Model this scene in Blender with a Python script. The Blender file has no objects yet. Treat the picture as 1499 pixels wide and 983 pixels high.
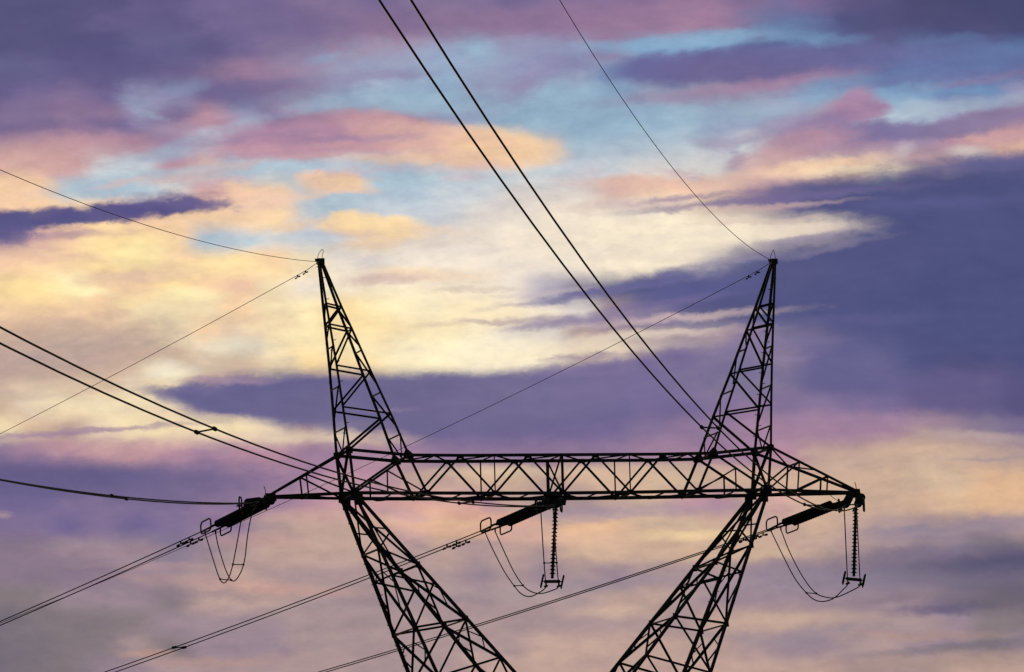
import bpy, bmesh, math
from mathutils import Vector, Matrix

scene = bpy.context.scene
R = math.radians

# ---------------------------------------------------------------- camera
YAW, PITCH, ROLL = R(13.71632), R(6.501624), R(1.690967)
cam_data = bpy.data.cameras.new("camera")
cam_data.sensor_width = 36.0
cam_data.sensor_fit = 'HORIZONTAL'
cam_data.lens = 240.16
cam_data.clip_start = 1.0
cam_data.clip_end = 20000.0
cam = bpy.data.objects.new("camera", cam_data)
scene.collection.objects.link(cam)
right = Vector((math.cos(YAW), -math.sin(YAW), 0))
flat = Vector((math.sin(YAW), math.cos(YAW), 0))
fwd = flat * math.cos(PITCH) + Vector((0, 0, 1)) * math.sin(PITCH)
up = -flat * math.sin(PITCH) + Vector((0, 0, 1)) * math.cos(PITCH)
# the camera is rolled a little
ax = right * math.cos(ROLL) - up * math.sin(ROLL)
ay = right * math.sin(ROLL) + up * math.cos(ROLL)
m = Matrix((ax, ay, -fwd)).transposed().to_4x4()
m.translation = Vector((-60.2256, -240.7280, 1.6))
cam.matrix_world = m
scene.camera = cam

# ---------------------------------------------------------------- sky
world = bpy.data.worlds.new("World")
scene.world = world
world.use_nodes = True
nt = world.node_tree
nt.nodes.clear()


def lin(c):
    return tuple(((v / 255) / 12.92 if v / 255 <= .04045 else ((v / 255 + .055) / 1.055) ** 2.4) for v in c) + (1.0,)


def node(t, **kw):
    n = nt.nodes.new(t)
    for k, v in kw.items():
        setattr(n, k, v)
    return n


def put(sock, v):
    if isinstance(v, bpy.types.NodeSocket):
        nt.links.new(v, sock)
    else:
        sock.default_value = v


def math_(op, a, b=0.0, clamp=False):
    n = node('ShaderNodeMath', operation=op, use_clamp=clamp)
    put(n.inputs[0], a)
    put(n.inputs[1], b)
    return n.outputs[0]


def vmath(op, a, b=None, scale=None):
    n = node('ShaderNodeVectorMath', operation=op)
    put(n.inputs[0], a)
    if b is not None:
        put(n.inputs[1], b)
    if scale is not None:
        put(n.inputs['Scale'], scale)
    return n.outputs['Value'] if op in ('DOT_PRODUCT', 'LENGTH') else n.outputs[0]


def smooth(v, a, b, to0=0.0, to1=1.0, kind='SMOOTHSTEP'):
    n = node('ShaderNodeMapRange', interpolation_type=kind, clamp=True)
    put(n.inputs['Value'], v)
    put(n.inputs['From Min'], a)
    put(n.inputs['From Max'], b)
    put(n.inputs['To Min'], to0)
    put(n.inputs['To Max'], to1)
    return n.outputs['Result']


def mix(f, a, b, blend='MIX'):
    n = node('ShaderNodeMix', data_type='RGBA', blend_type=blend)
    put(n.inputs[0], f)
    put(n.inputs[6], a)
    put(n.inputs[7], b)
    return n.outputs[2]


def combine(x, y, z=0.0):
    n = node('ShaderNodeCombineXYZ')
    put(n.inputs[0], x)
    put(n.inputs[1], y)
    put(n.inputs[2], z)
    return n.outputs[0]


def noise(vec, scale, detail=5.0, rough=0.55, lac=2.1, distort=0.0):
    n = node('ShaderNodeTexNoise')
    n.noise_dimensions = '3D'
    put(n.inputs['Vector'], vec)
    put(n.inputs['Scale'], scale)
    put(n.inputs['Detail'], detail)
    put(n.inputs['Roughness'], rough)
    put(n.inputs['Lacunarity'], lac)
    put(n.inputs['Distortion'], distort)
    return n


# azimuth (degrees from the bearing of the cloud chart) and elevation
direction = node('ShaderNodeTexCoord').outputs['Generated']
dx = vmath('DOT_PRODUCT', direction, tuple(right))
dy = vmath('DOT_PRODUCT', direction, tuple(flat))
sep = node('ShaderNodeSeparateXYZ')
put(sep.inputs[0], direction)
azim = math_('MULTIPLY', math_('ARCTAN2', dx, dy), 180 / math.pi)
elev = math_('MULTIPLY', math_('ARCSINE', sep.outputs[2]), 180 / math.pi)
elev = math_('SUBTRACT', elev, math.degrees(PITCH))
# the cloud bands lie tilted against the horizon by a degree and a half
ct, st = math.cos(ROLL), math.sin(ROLL)
U = math_('SUBTRACT', math_('MULTIPLY', azim, ct), math_('MULTIPLY', elev, st))
V = math_('ADD', math_('MULTIPLY', azim, st), math_('MULTIPLY', elev, ct))

chart = combine(U, V)
n_big = noise(combine(U, math_('MULTIPLY', V, 2.0), 3.1), 1.3, 6.0, .58)
n_fine = noise(combine(U, math_('MULTIPLY', V, 1.7), 7.7), 3.6, 8.0, .62, distort=.3)
n_tex = noise(combine(U, math_('ADD', math_('MULTIPLY', V, 2.4), math_('MULTIPLY', U, -.2)), 11.9), 6.5, 8.0, .66, distort=.4)
n_streak = noise(combine(math_('MULTIPLY', U, 1.0), math_('ADD', math_('MULTIPLY', V, 5.5), math_('MULTIPLY', U, -.35)), 1.3), 1.6, 6.0, .58, distort=.3)
half = (.5, .5, .5)
w1 = vmath('MULTIPLY', vmath('SUBTRACT', n_big.outputs['Color'], half), (0.24, 0.13, 0.0))
w2 = vmath('MULTIPLY', vmath('SUBTRACT', n_fine.outputs['Color'], half), (0.13, 0.09, 0.0))
w3 = vmath('MULTIPLY', vmath('SUBTRACT', n_streak.outputs['Color'], half), (0.15, 0.05, 0.0))
warped = vmath('ADD', vmath('ADD', chart, w1), vmath('ADD', w2, w3))
wsep = node('ShaderNodeSeparateXYZ')
put(wsep.inputs[0], warped)

PALETTE = {'a': (78, 75, 114), 'b': (88, 85, 127), 'c': (100, 93, 136), 'd': (115, 104, 146), 'e': (129, 113, 149), 'f': (144, 121, 152), 'g': (163, 131, 157), 'h': (183, 143, 160), 'i': (198, 156, 161), 'j': (215, 173, 166), 'k': (235, 196, 168), 'l': (247, 210, 169), 'm': (254, 223, 166), 'n': (255, 238, 190), 'o': (250, 236, 208), 'p': (240, 228, 212), 'q': (222, 214, 208), 'r': (201, 208, 215), 's': (176, 195, 211), 't': (151, 180, 204), 'u': (129, 162, 196), 'v': (110, 134, 178), 'w': (95, 108, 154), 'x': (79, 85, 129), 'y': (69, 74, 113), 'z': (150, 150, 182), 'A': (133, 123, 145), 'B': (155, 136, 148), 'C': (172, 149, 150), 'D': (192, 163, 152), 'E': (208, 177, 154), 'F': (208, 181, 156), 'G': (118, 110, 123), 'H': (134, 122, 127), 'I': (225, 205, 180), 'J': (240, 220, 180), 'K': (224, 184, 150), 'L': (104, 101, 143), 'M': (245, 190, 140), 'N': (137, 120, 139)}
ROWS = [
    'bbbbccdddeedeeedeeeeffLwdbbaayy',
    'bbbcccddddefefffefffggfwwxbaaay',
    'bbbbLLcdeefggztzzzfuuvwwvLLvwww',
    'LLcccdegffzzztzzzzuLLLddeewvvvw',
    'cdedzzdLefzsttzzttvffgfzuguuvvz',
    'eeffzehzegghgzztttttszzzgzsszff',
    'fghggzsghhgijkllksssszrfgeezhjj',
    'jjirrhjsssrssrqqrrrqqqijkloBBLL',
    'lksssqjklssssrrqqqjkkDfeLLxxxxx',
    'klllklllmrrrrrqqppppoDDeLxxxxxx',
    'fjkmmlsrqrrJqqqpppoooooICLxxxxx',
    'kllmmlmmlJpqppppppoooqzxxxxxxxx',
    'mmnllmlkJpooooopzLxxxxxxxxxxxxy',
    'llllJJJlJnmnoooopqCALALLLLxxxxx',
    'EEEEFJlIJnmmnnoqqCCCBCfAALLxxxx',
    'DDDDEFIFJmmmnnoooDIBeAABLLLxbbb',
    'DEEFIJDdLLLLLLLLLLddAAAALLLcccb',
    'FIJJJIdLLLLdLLLLLLLddefeeddcccb',
    'JFDIJJJJIDIDeddddddeffgggggCBAd',
    'fghiihghhggggffffffgggghDDEEEDC',
    'ccccdeefgghhDDEEDEEFFEEEEEEFFKK',
    'ddeeeeffghiiijhDCCDEihDjEEEEFKK',
    'eededeffCDDDjKKjDKKFFEDDEDCCCBC',
    'NNBBBABCDDDDCDCDCEEEEEEDDCBAAGG',
    'NNNNBBCDCCCCCCBCBCBCCCBBBBAGGGG',
    'HHBBBHDDDCCCCCCCCCDDCBBBBBBBAGG',
    'GHHHHBBBBCCCCCCCCCCCCDDDCCCCBHH',
    'GGHHCHBBBCCCCCCCDDDDDDCBBCCBBHB',
    'GHHBBCCCCCCCCCDDDDDDDDDDDCCCDDD',
]
SPAN = 8.5944       # degrees covered by one row of the cloud chart
ROW0, STEP = 2.8161, 0.20054    # elevation of the first row and the spacing, degrees
# the deck goes on beyond the chart, folded back on itself
ramp_pos = math_('DIVIDE', math_('PINGPONG', math_('ADD', wsep.outputs[0], SPAN / 2), SPAN), SPAN)
chart_v = math_('SUBTRACT', ROW0, math_('PINGPONG', math_('SUBTRACT', ROW0, wsep.outputs[1]), STEP * (len(ROWS) - 1)))
colour = None
for i, row in enumerate(ROWS):
    r = node('ShaderNodeValToRGB')
    r.color_ramp.interpolation = 'EASE'
    el = r.color_ramp.elements
    while len(el) > 1:
        el.remove(el[-1])
    for k, ch in enumerate(row):
        p = k / (len(row) - 1)
        e = el[0] if k == 0 else el.new(p)
        e.position = p
        e.color = lin(PALETTE[ch])
    put(r.inputs[0], ramp_pos)
    if colour is None:
        colour = r.outputs[0]
    else:
        top = ROW0 - (i - 1) * STEP
        f = smooth(chart_v, top, top - STEP)
        colour = mix(f, colour, r.outputs[0])

# single clouds: centre, radii (degrees), tilt, colour, opacity, softness, raggedness
CLOUDS = [
    (1.206, 2.69, 1.146, 0.138, 3, (156, 122, 156), 0.6, 0.68, 0.5),
    (-0.857, 2.644, 0.917, 0.126, -2, (133, 111, 147), 0.5, 0.81, 0.5),
    (-1.888, 2.243, 0.63, 0.092, 3, (158, 126, 156), 0.55, 0.81, 0.5),
    (-2.117, 2.043, 0.63, 0.08, 3, (117, 105, 146), 0.6, 0.81, 0.5),
    (-3.32, 2.272, 0.859, 0.172, 0, (92, 89, 133), 0.5, 0.81, 0.38),
    (-3.951, 1.727, 0.63, 0.052, 2, (111, 99, 141), 0.5, 0.81, 0.5),
    (-3.607, 1.871, 0.458, 0.08, -8, (139, 116, 149), 0.5, 0.81, 0.5),
    (-3.206, 1.957, 0.115, 0.034, -20, (137, 150, 179), 0.5, 0.92, 0.88),
    (-3.08, 1.836, 0.138, 0.023, -18, (154, 171, 190), 0.5, 0.81, 0.75),
    (-2.776, 2.083, 0.149, 0.052, 15, (135, 150, 183), 0.55, 0.92, 1.0),
    (-3.148, 1.699, 0.458, 0.046, -14, (102, 95, 143), 0.5, 0.81, 0.62),
    (-3.32, 1.584, 0.516, 0.08, 6, (180, 141, 158), 0.55, 0.81, 0.5),
    (-4.036, 1.487, 0.63, 0.126, 2, (209, 169, 163), 0.6, 0.81, 0.38),
    (-4.151, 1.2, 0.286, 0.138, 0, (245, 207, 170), 0.75, 0.68, 0.5),
    (-1.544, 2.329, 0.149, 0.034, 10, (144, 160, 190), 0.6, 0.92, 0.75),
    (-1.601, 1.928, 0.344, 0.046, 8, (154, 171, 199), 0.6, 0.81, 0.75),
    (-2.404, 1.727, 0.344, 0.04, 14, (166, 180, 201), 0.6, 0.81, 0.75),
    (-2.833, 1.544, 0.458, 0.057, 14, (164, 183, 201), 0.65, 0.81, 0.62),
    (-2.661, 1.756, 0.286, 0.057, 10, (180, 143, 164), 0.5, 0.81, 0.62),
    (-1.086, 2.186, 0.63, 0.172, -4, (154, 175, 201), 0.5, 0.81, 0.75),
    (-1.172, 2.174, 0.458, 0.052, 6, (149, 136, 172), 0.55, 0.81, 0.75),
    (-0.627, 2.329, 0.516, 0.103, -6, (150, 171, 200), 0.55, 0.81, 0.62),
    (0.748, 1.842, 0.974, 0.275, 4, (147, 177, 199), 0.85, 0.81, 0.25),
    (0.06, 2.272, 0.63, 0.115, 0, (149, 167, 196), 0.5, 0.81, 0.62),
    (0.347, 2.289, 0.344, 0.08, 12, (142, 135, 176), 0.6, 0.81, 0.75),
    (0.089, 2.083, 0.218, 0.086, 25, (146, 135, 174), 0.65, 0.81, 0.75),
    (-0.857, 1.957, 0.859, 0.086, 0, (153, 181, 201), 0.7, 0.81, 0.5),
    (-1.831, 1.624, 0.745, 0.138, 2, (180, 139, 162), 0.8, 0.47, 0.38),
    (-2.117, 1.544, 0.458, 0.057, 0, (194, 151, 165), 0.6, 0.68, 0.5),
    (-1.086, 1.739, 0.401, 0.126, -10, (201, 155, 165), 0.85, 0.47, 0.38),
    (-0.627, 1.624, 0.602, 0.138, -10, (221, 179, 168), 0.85, 0.47, 0.31),
    (-1.086, 1.659, 0.258, 0.034, 4, (166, 141, 173), 0.5, 0.81, 0.62),
    (-1.63, 1.642, 0.286, 0.029, 3, (149, 129, 165), 0.45, 0.81, 0.62),
    (-0.066, 1.578, 0.413, 0.143, -6, (247, 211, 168), 0.95, 0.47, 0.22),
    (-0.57, 1.475, 0.745, 0.052, -1, (239, 199, 167), 0.75, 0.68, 0.38),
    (-0.284, 1.642, 0.344, 0.057, -8, (237, 191, 168), 0.5, 0.81, 0.5),
    (-0.857, 1.315, 0.974, 0.074, 0, (171, 195, 209), 0.75, 0.81, 0.38),
    (-0.427, 1.315, 0.149, 0.04, 0, (215, 185, 190), 0.5, 0.81, 0.62),
    (-2.404, 1.407, 0.286, 0.034, 9, (223, 183, 170), 0.75, 0.68, 0.62),
    (-2.919, 1.315, 0.745, 0.069, 7, (174, 194, 207), 0.7, 0.81, 0.5),
    (-3.435, 1.183, 0.344, 0.04, 3, (170, 193, 209), 0.7, 0.81, 0.5),
    (-2.833, 1.298, 0.275, 0.034, 8, (210, 179, 179), 0.6, 0.81, 0.75),
    (-2.461, 1.281, 0.229, 0.034, 10, (192, 164, 180), 0.6, 0.81, 0.75),
    (-3.32, 1.258, 0.195, 0.029, 12, (216, 186, 179), 0.6, 0.81, 0.62),
    (-2.06, 1.109, 0.344, 0.103, 5, (236, 201, 179), 0.8, 0.68, 0.62),
    (-2.174, 0.971, 0.401, 0.069, 3, (246, 212, 174), 0.7, 0.81, 0.5),
    (-1.544, 1.097, 0.229, 0.092, 0, (174, 197, 209), 0.75, 0.81, 0.38),
    (-1.487, 1.286, 0.286, 0.08, -4, (247, 211, 172), 0.95, 0.41, 0.44),
    (-1.705, 1.321, 0.126, 0.046, 0, (236, 201, 175), 0.8, 0.54, 0.5),
    (-1.401, 0.943, 0.172, 0.08, 0, (252, 220, 168), 0.95, 0.41, 0.44),
    (-1.556, 0.908, 0.092, 0.04, 0, (246, 212, 172), 0.8, 0.54, 0.5),
    (-1.074, 0.92, 0.355, 0.08, -6, (253, 222, 170), 0.92, 0.47, 0.38),
    (-0.599, 0.879, 0.315, 0.029, -3, (238, 212, 188), 0.6, 0.81, 0.5),
    (-1.2, 0.782, 0.275, 0.052, 6, (240, 208, 175), 0.7, 0.68, 0.5),
    (-2.26, 0.799, 0.344, 0.046, 2, (180, 199, 210), 0.75, 0.81, 0.44),
    (-0.627, 0.513, 0.516, 0.063, -1, (245, 214, 174), 0.85, 0.54, 0.38),
    (-1.086, 0.473, 0.298, 0.046, 5, (202, 172, 170), 0.75, 0.68, 0.5),
    (-0.054, 0.524, 0.688, 0.149, 0, (238, 228, 214), 0.5, 0.92, 0.25),
    (-3.607, 0.839, 0.401, 0.034, 3, (188, 153, 158), 0.5, 0.81, 0.5),
    (-3.979, 0.971, 0.504, 0.086, 3, (86, 83, 133), 0.96, 0.41, 0.5),
    (-3.435, 1.006, 0.527, 0.074, 4, (88, 85, 135), 0.96, 0.41, 0.5),
    (-2.948, 1.08, 0.447, 0.069, 4, (90, 85, 137), 0.96, 0.41, 0.5),
    (-2.575, 1.097, 0.218, 0.04, 0, (112, 101, 146), 0.75, 0.68, 0.75),
    (-2.919, 1.155, 0.344, 0.034, 3, (104, 97, 145), 0.5, 0.81, 1.0),
    (-4.248, 0.897, 0.252, 0.115, 0, (90, 87, 135), 0.96, 0.47, 0.5),
    (-4.111, 0.799, 0.138, 0.057, 0, (118, 107, 146), 0.6, 0.81, 0.75),
    (-3.721, 0.834, 0.229, 0.023, 3, (165, 135, 158), 0.5, 0.81, 0.75),
    (-3.951, 0.708, 0.229, 0.023, 0, (194, 161, 161), 0.5, 0.81, 0.75),
    (-3.32, 0.685, 0.401, 0.138, 4, (255, 228, 166), 0.55, 0.81, 0.5),
    (-3.177, 0.478, 0.355, 0.052, 4, (216, 185, 166), 0.65, 0.81, 0.62),
    (-3.836, 0.65, 0.401, 0.046, 0, (224, 187, 168), 0.5, 0.81, 0.62),
    (-3.607, 0.358, 0.172, 0.04, -2, (255, 244, 190), 0.9, 0.68, 0.62),
    (-4.065, 0.341, 0.315, 0.103, 0, (255, 228, 162), 0.6, 0.81, 0.5),
    (-2.719, 0.329, 0.229, 0.052, -3, (255, 240, 186), 0.8, 0.81, 0.62),
    (-3.234, 0.266, 0.149, 0.057, 10, (252, 226, 170), 0.55, 0.81, 0.62),
    (-2.404, 0.564, 0.544, 0.069, -3, (255, 228, 174), 0.6, 0.81, 0.5),
    (-3.091, 0.685, 0.229, 0.092, 8, (255, 236, 176), 0.6, 0.81, 0.5),
    (-1.315, -0.049, 0.344, 0.115, 0, (255, 238, 186), 0.5, 0.92, 0.5),
    (-2.232, 0.123, 0.286, 0.04, -3, (225, 195, 165), 0.5, 0.81, 0.62),
    (-3.32, 0.169, 0.172, 0.034, 0, (215, 185, 162), 0.5, 0.81, 0.62),
    (-3.378, -0.026, 0.745, 0.138, -4, (196, 174, 160), 0.55, 0.81, 0.5),
    (-3.951, -0.221, 0.63, 0.16, 0, (190, 172, 165), 0.4, 0.92, 0.38),
    (-2.375, -0.095, 0.298, 0.074, -8, (236, 232, 208), 0.65, 0.81, 0.62),
    (-2.873, -0.307, 0.195, 0.08, -6, (246, 240, 214), 0.75, 0.68, 0.62),
    (-2.318, -0.232, 0.344, 0.08, 4, (214, 192, 166), 0.6, 0.81, 0.5),
    (-3.951, -0.461, 0.458, 0.08, 4, (226, 208, 182), 0.5, 0.81, 0.62),
    (-3.263, -0.564, 0.63, 0.069, 3, (240, 224, 190), 0.5, 0.81, 0.5),
    (-0.627, 0.209, 0.745, 0.126, -2, (252, 228, 174), 0.45, 0.92, 0.5),
    (-1.086, 0.123, 0.516, 0.172, 0, (250, 222, 168), 0.5, 0.92, 0.38),
    (-0.341, -0.135, 0.745, 0.138, 0, (255, 244, 210), 0.75, 0.92, 0.38),
    (-0.799, 0.238, 0.344, 0.115, -10, (255, 244, 206), 0.6, 0.92, 0.5),
    (1.206, 2.449, 0.573, 0.057, 4, (137, 172, 204), 0.8, 0.68, 0.62),
    (1.894, 2.501, 0.516, 0.063, 9, (139, 176, 206), 0.8, 0.68, 0.62),
    (2.409, 2.587, 0.401, 0.092, -8, (117, 141, 185), 0.6, 0.81, 0.75),
    (2.553, 2.49, 0.344, 0.046, -8, (128, 170, 205), 0.7, 0.81, 0.88),
    (2.782, 2.472, 0.195, 0.034, 0, (126, 164, 203), 0.6, 0.81, 0.75),
    (1.349, 2.243, 0.527, 0.126, 4, (104, 103, 154), 0.92, 0.41, 0.31),
    (2.123, 2.26, 0.859, 0.138, 4, (112, 104, 149), 0.9, 0.41, 0.28),
    (2.638, 2.358, 0.688, 0.08, 3, (101, 101, 150), 0.6, 0.68, 0.5),
    (1.779, 2.025, 0.802, 0.063, 4, (158, 130, 162), 0.65, 0.68, 0.5),
    (2.524, 2.151, 0.573, 0.052, 7, (170, 135, 163), 0.6, 0.68, 0.5),
    (3.326, 2.558, 1.089, 0.138, -2, (84, 83, 125), 0.6, 0.81, 0.38),
    (4.014, 2.701, 0.63, 0.149, 0, (75, 76, 116), 0.7, 0.81, 0.38),
    (3.784, 2.472, 0.229, 0.034, 4, (102, 127, 170), 0.5, 0.92, 0.75),
    (4.014, 2.358, 0.458, 0.069, 6, (97, 131, 174), 0.6, 0.81, 0.62),
    (3.269, 2.312, 0.63, 0.08, 4, (105, 107, 155), 0.75, 0.81, 0.5),
    (3.154, 2.117, 0.458, 0.052, 3, (108, 126, 167), 0.6, 0.81, 0.62),
    (2.753, 2.071, 0.286, 0.069, 8, (131, 163, 196), 0.7, 0.81, 0.62),
    (3.842, 2.174, 0.688, 0.034, 6, (113, 116, 163), 0.6, 0.81, 0.75),
    (4.014, 2.14, 0.401, 0.029, 9, (148, 121, 155), 0.5, 0.92, 0.62),
    (3.727, 2.255, 0.802, 0.092, 5, (98, 110, 160), 0.6, 0.81, 0.5),
    (3.956, 2.043, 0.229, 0.029, 0, (119, 154, 193), 0.6, 0.81, 0.62),
    (3.67, 1.899, 0.63, 0.057, 6, (169, 185, 201), 0.65, 0.81, 0.5),
    (1.894, 1.871, 0.802, 0.103, 3, (157, 183, 203), 0.6, 0.81, 0.38),
    (1.722, 1.51, 0.802, 0.126, 0, (201, 208, 211), 0.6, 0.92, 0.38),
    (2.18, 1.716, 0.195, 0.074, 18, (166, 157, 182), 0.65, 0.68, 0.88),
    (2.352, 1.785, 0.206, 0.063, 8, (160, 151, 179), 0.6, 0.68, 0.88),
    (1.733, 1.596, 0.183, 0.046, -8, (162, 155, 180), 0.7, 0.68, 0.75),
    (1.922, 1.624, 0.126, 0.04, 20, (168, 159, 182), 0.6, 0.68, 0.75),
    (1.894, 1.452, 0.103, 0.057, 35, (167, 149, 170), 0.7, 0.68, 0.75),
    (2.896, 1.876, 0.252, 0.115, 6, (172, 133, 164), 0.9, 0.47, 0.44),
    (2.936, 1.991, 0.097, 0.074, 0, (176, 139, 171), 0.75, 0.68, 0.62),
    (3.04, 1.928, 0.138, 0.046, -20, (158, 128, 163), 0.6, 0.68, 0.62),
    (2.61, 1.75, 0.264, 0.086, 8, (141, 125, 164), 0.75, 0.61, 0.56),
    (3.269, 1.693, 0.659, 0.097, 2, (126, 115, 158), 0.92, 0.41, 0.38),
    (3.956, 1.762, 0.544, 0.086, 7, (135, 121, 157), 0.85, 0.47, 0.38),
    (2.524, 1.613, 0.39, 0.109, 9, (190, 149, 165), 0.8, 0.54, 0.44),
    (3.154, 1.556, 0.745, 0.069, 0, (176, 144, 166), 0.6, 0.68, 0.5),
    (4.174, 1.647, 0.286, 0.086, 14, (194, 153, 160), 0.75, 0.68, 0.38),
    (4.254, 1.544, 0.229, 0.052, 8, (225, 185, 161), 0.7, 0.68, 0.38),
    (2.209, 1.475, 0.252, 0.074, 8, (212, 171, 167), 0.65, 0.68, 0.5),
    (2.581, 1.407, 0.573, 0.057, 6, (242, 207, 175), 0.85, 0.54, 0.38),
    (2.954, 1.384, 0.401, 0.034, 4, (252, 230, 194), 0.8, 0.68, 0.38),
    (3.441, 1.487, 0.401, 0.052, 2, (196, 164, 166), 0.6, 0.68, 0.5),
    (3.87, 1.521, 0.149, 0.046, -5, (222, 214, 204), 0.65, 0.81, 0.62),
    (3.297, 1.544, 0.069, 0.04, 30, (206, 198, 200), 0.5, 0.81, 0.75),
    (1.206, 1.275, 0.602, 0.057, -2, (227, 187, 172), 0.85, 0.61, 0.44),
    (1.922, 1.281, 0.401, 0.063, 6, (232, 195, 176), 0.6, 0.81, 0.5),
    (0.633, 1.355, 0.149, 0.069, 30, (215, 200, 200), 0.4, 0.81, 0.75),
    (1.435, 1.361, 0.149, 0.029, -10, (190, 158, 168), 0.5, 0.81, 0.75),
    (0.948, 1.097, 0.458, 0.04, 3, (198, 167, 174), 0.75, 0.68, 0.62),
    (1.664, 1.08, 0.401, 0.029, 3, (204, 173, 177), 0.6, 0.81, 0.62),
    (1.034, 0.839, 1.089, 0.252, 0, (247, 234, 210), 0.75, 0.81, 0.25),
    (4.3, 0.57, 2.464, 0.842, -2, (80, 84, 128), 0.96, 0.19, 0.09),
    (4.185, 1.441, 0.63, 0.069, 3, (99, 99, 145), 0.7, 0.68, 0.38),
    (2.18, 1.143, 0.974, 0.034, 5, (116, 105, 150), 0.75, 0.68, 0.56),
    (1.493, 1.16, 0.315, 0.02, 6, (145, 129, 159), 0.7, 0.81, 0.5),
    (2.237, 1.08, 0.516, 0.023, 4, (212, 181, 177), 0.55, 0.81, 0.62),
    (1.693, 0.862, 0.974, 0.132, 2, (250, 236, 210), 0.92, 0.61, 0.25),
    (2.495, 0.897, 0.286, 0.046, 3, (236, 216, 198), 0.6, 0.92, 0.5),
    (2.524, 0.799, 0.458, 0.029, 9, (120, 111, 152), 0.55, 0.81, 0.62),
    (2.524, 0.421, 1.318, 0.206, 11, (84, 87, 131), 0.92, 0.34, 0.25),
    (2.008, 0.456, 0.745, 0.138, 9, (87, 89, 133), 0.85, 0.47, 0.31),
    (1.779, 0.616, 0.516, 0.029, 7, (149, 139, 165), 0.55, 0.81, 0.62),
    (2.753, 0.742, 0.344, 0.029, 12, (149, 137, 163), 0.45, 0.81, 0.62),
    (2.409, 0.816, 0.401, 0.017, 9, (149, 137, 164), 0.55, 0.81, 0.75),
    (2.123, 0.971, 0.458, 0.017, 3, (214, 190, 180), 0.5, 0.81, 0.75),
    (-2.575, -0.501, 0.487, 0.052, -4, (104, 100, 142), 0.85, 0.47, 0.38),
    (-2.318, -0.541, 0.63, 0.109, -4, (104, 100, 142), 0.9, 0.34, 0.25),
    (-1.716, -0.53, 1.06, 0.178, -1, (104, 100, 142), 0.96, 0.22, 0.16),
    (-0.627, -0.587, 1.49, 0.252, 1, (110, 104, 143), 0.9, 0.19, 0.12),
    (0.404, -0.461, 1.146, 0.218, 7, (117, 108, 146), 0.8, 0.34, 0.25),
    (1.378, -0.364, 0.917, 0.252, 9, (124, 113, 156), 0.5, 0.68, 0.38),
    (-2.404, -0.381, 0.355, 0.029, 2, (162, 138, 160), 0.7, 0.68, 0.5),
    (-2.661, -0.45, 0.229, 0.034, 6, (112, 105, 148), 0.7, 0.68, 0.5),
    (0.862, 0.387, 0.802, 0.034, 8, (112, 107, 153), 0.8, 0.68, 0.56),
    (1.349, 0.501, 0.378, 0.052, 9, (95, 95, 145), 0.88, 0.68, 0.44),
    (1.493, 0.364, 0.458, 0.08, 8, (93, 94, 143), 0.75, 0.68, 0.5),
    (1.206, 0.261, 0.516, 0.034, 8, (118, 109, 153), 0.65, 0.81, 0.62),
    (0.289, 0.37, 0.344, 0.017, 5, (205, 190, 190), 0.5, 0.81, 0.62),
    (-0.112, 0.123, 0.458, 0.023, 3, (186, 166, 166), 0.65, 0.81, 0.62),
    (0.415, 0.106, 0.401, 0.029, 6, (127, 115, 156), 0.7, 0.81, 0.62),
    (0.776, 0.163, 0.516, 0.04, 4, (145, 131, 161), 0.65, 0.81, 0.62),
    (1.12, 0.117, 0.458, 0.046, 3, (137, 125, 161), 0.55, 0.81, 0.62),
    (-0.284, 0.387, 0.344, 0.017, 2, (208, 190, 176), 0.5, 0.81, 0.62),
    (1.493, 0.158, 0.688, 0.029, 4, (218, 194, 188), 0.6, 0.81, 0.62),
    (1.464, 0.026, 0.573, 0.029, 3, (208, 184, 182), 0.55, 0.81, 0.62),
    (0.862, -0.02, 0.63, 0.046, 6, (242, 226, 202), 0.65, 0.81, 0.62),
    (0.633, -0.123, 0.745, 0.04, 4, (250, 234, 202), 0.6, 0.81, 0.62),
    (0.564, -0.18, 0.298, 0.02, 3, (161, 143, 163), 0.65, 0.81, 0.62),
    (0.891, -0.244, 0.688, 0.04, 7, (118, 107, 153), 0.65, 0.68, 0.5),
    (1.664, 0.089, 0.286, 0.017, 3, (120, 111, 154), 0.5, 0.81, 0.62),
    (1.664, -0.095, 0.516, 0.057, 0, (149, 135, 163), 0.45, 0.81, 0.5),
    (2.409, -0.043, 0.344, 0.029, 3, (137, 125, 162), 0.45, 0.81, 0.62),
    (2.312, -0.192, 0.149, 0.023, 3, (155, 141, 169), 0.55, 0.81, 0.62),
    (3.154, -0.392, 1.146, 0.092, -4, (98, 93, 139), 0.35, 0.92, 0.5),
    (-3.779, -0.828, 0.63, 0.023, 5, (162, 134, 158), 0.75, 0.68, 0.5),
    (-3.206, -0.776, 0.688, 0.017, 3, (176, 150, 160), 0.55, 0.81, 0.5),
    (-1.888, -0.851, 0.63, 0.046, 0, (236, 216, 186), 0.5, 0.81, 0.5),
    (-3.378, -0.943, 0.63, 0.046, 3, (202, 161, 163), 0.6, 0.81, 0.5),
    (-1.086, -0.851, 0.229, 0.046, 0, (205, 180, 168), 0.5, 0.81, 0.5),
    (-3.435, -1.218, 1.261, 0.16, -2, (102, 95, 135), 0.55, 0.68, 0.38),
    (-1.086, -0.622, 0.172, 0.017, 0, (159, 139, 160), 0.4, 0.81, 0.62),
    (-1.544, 1.527, 0.344, 0.023, 4, (205, 163, 169), 0.5, 0.81, 0.75),
    (-1.888, 1.699, 0.315, 0.029, 4, (156, 129, 162), 0.5, 0.81, 0.75),
    (-2.289, 1.636, 0.229, 0.034, 6, (151, 129, 163), 0.5, 0.81, 0.75),
    (-1.344, 1.59, 0.286, 0.029, -3, (213, 167, 166), 0.5, 0.81, 0.75),
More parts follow.
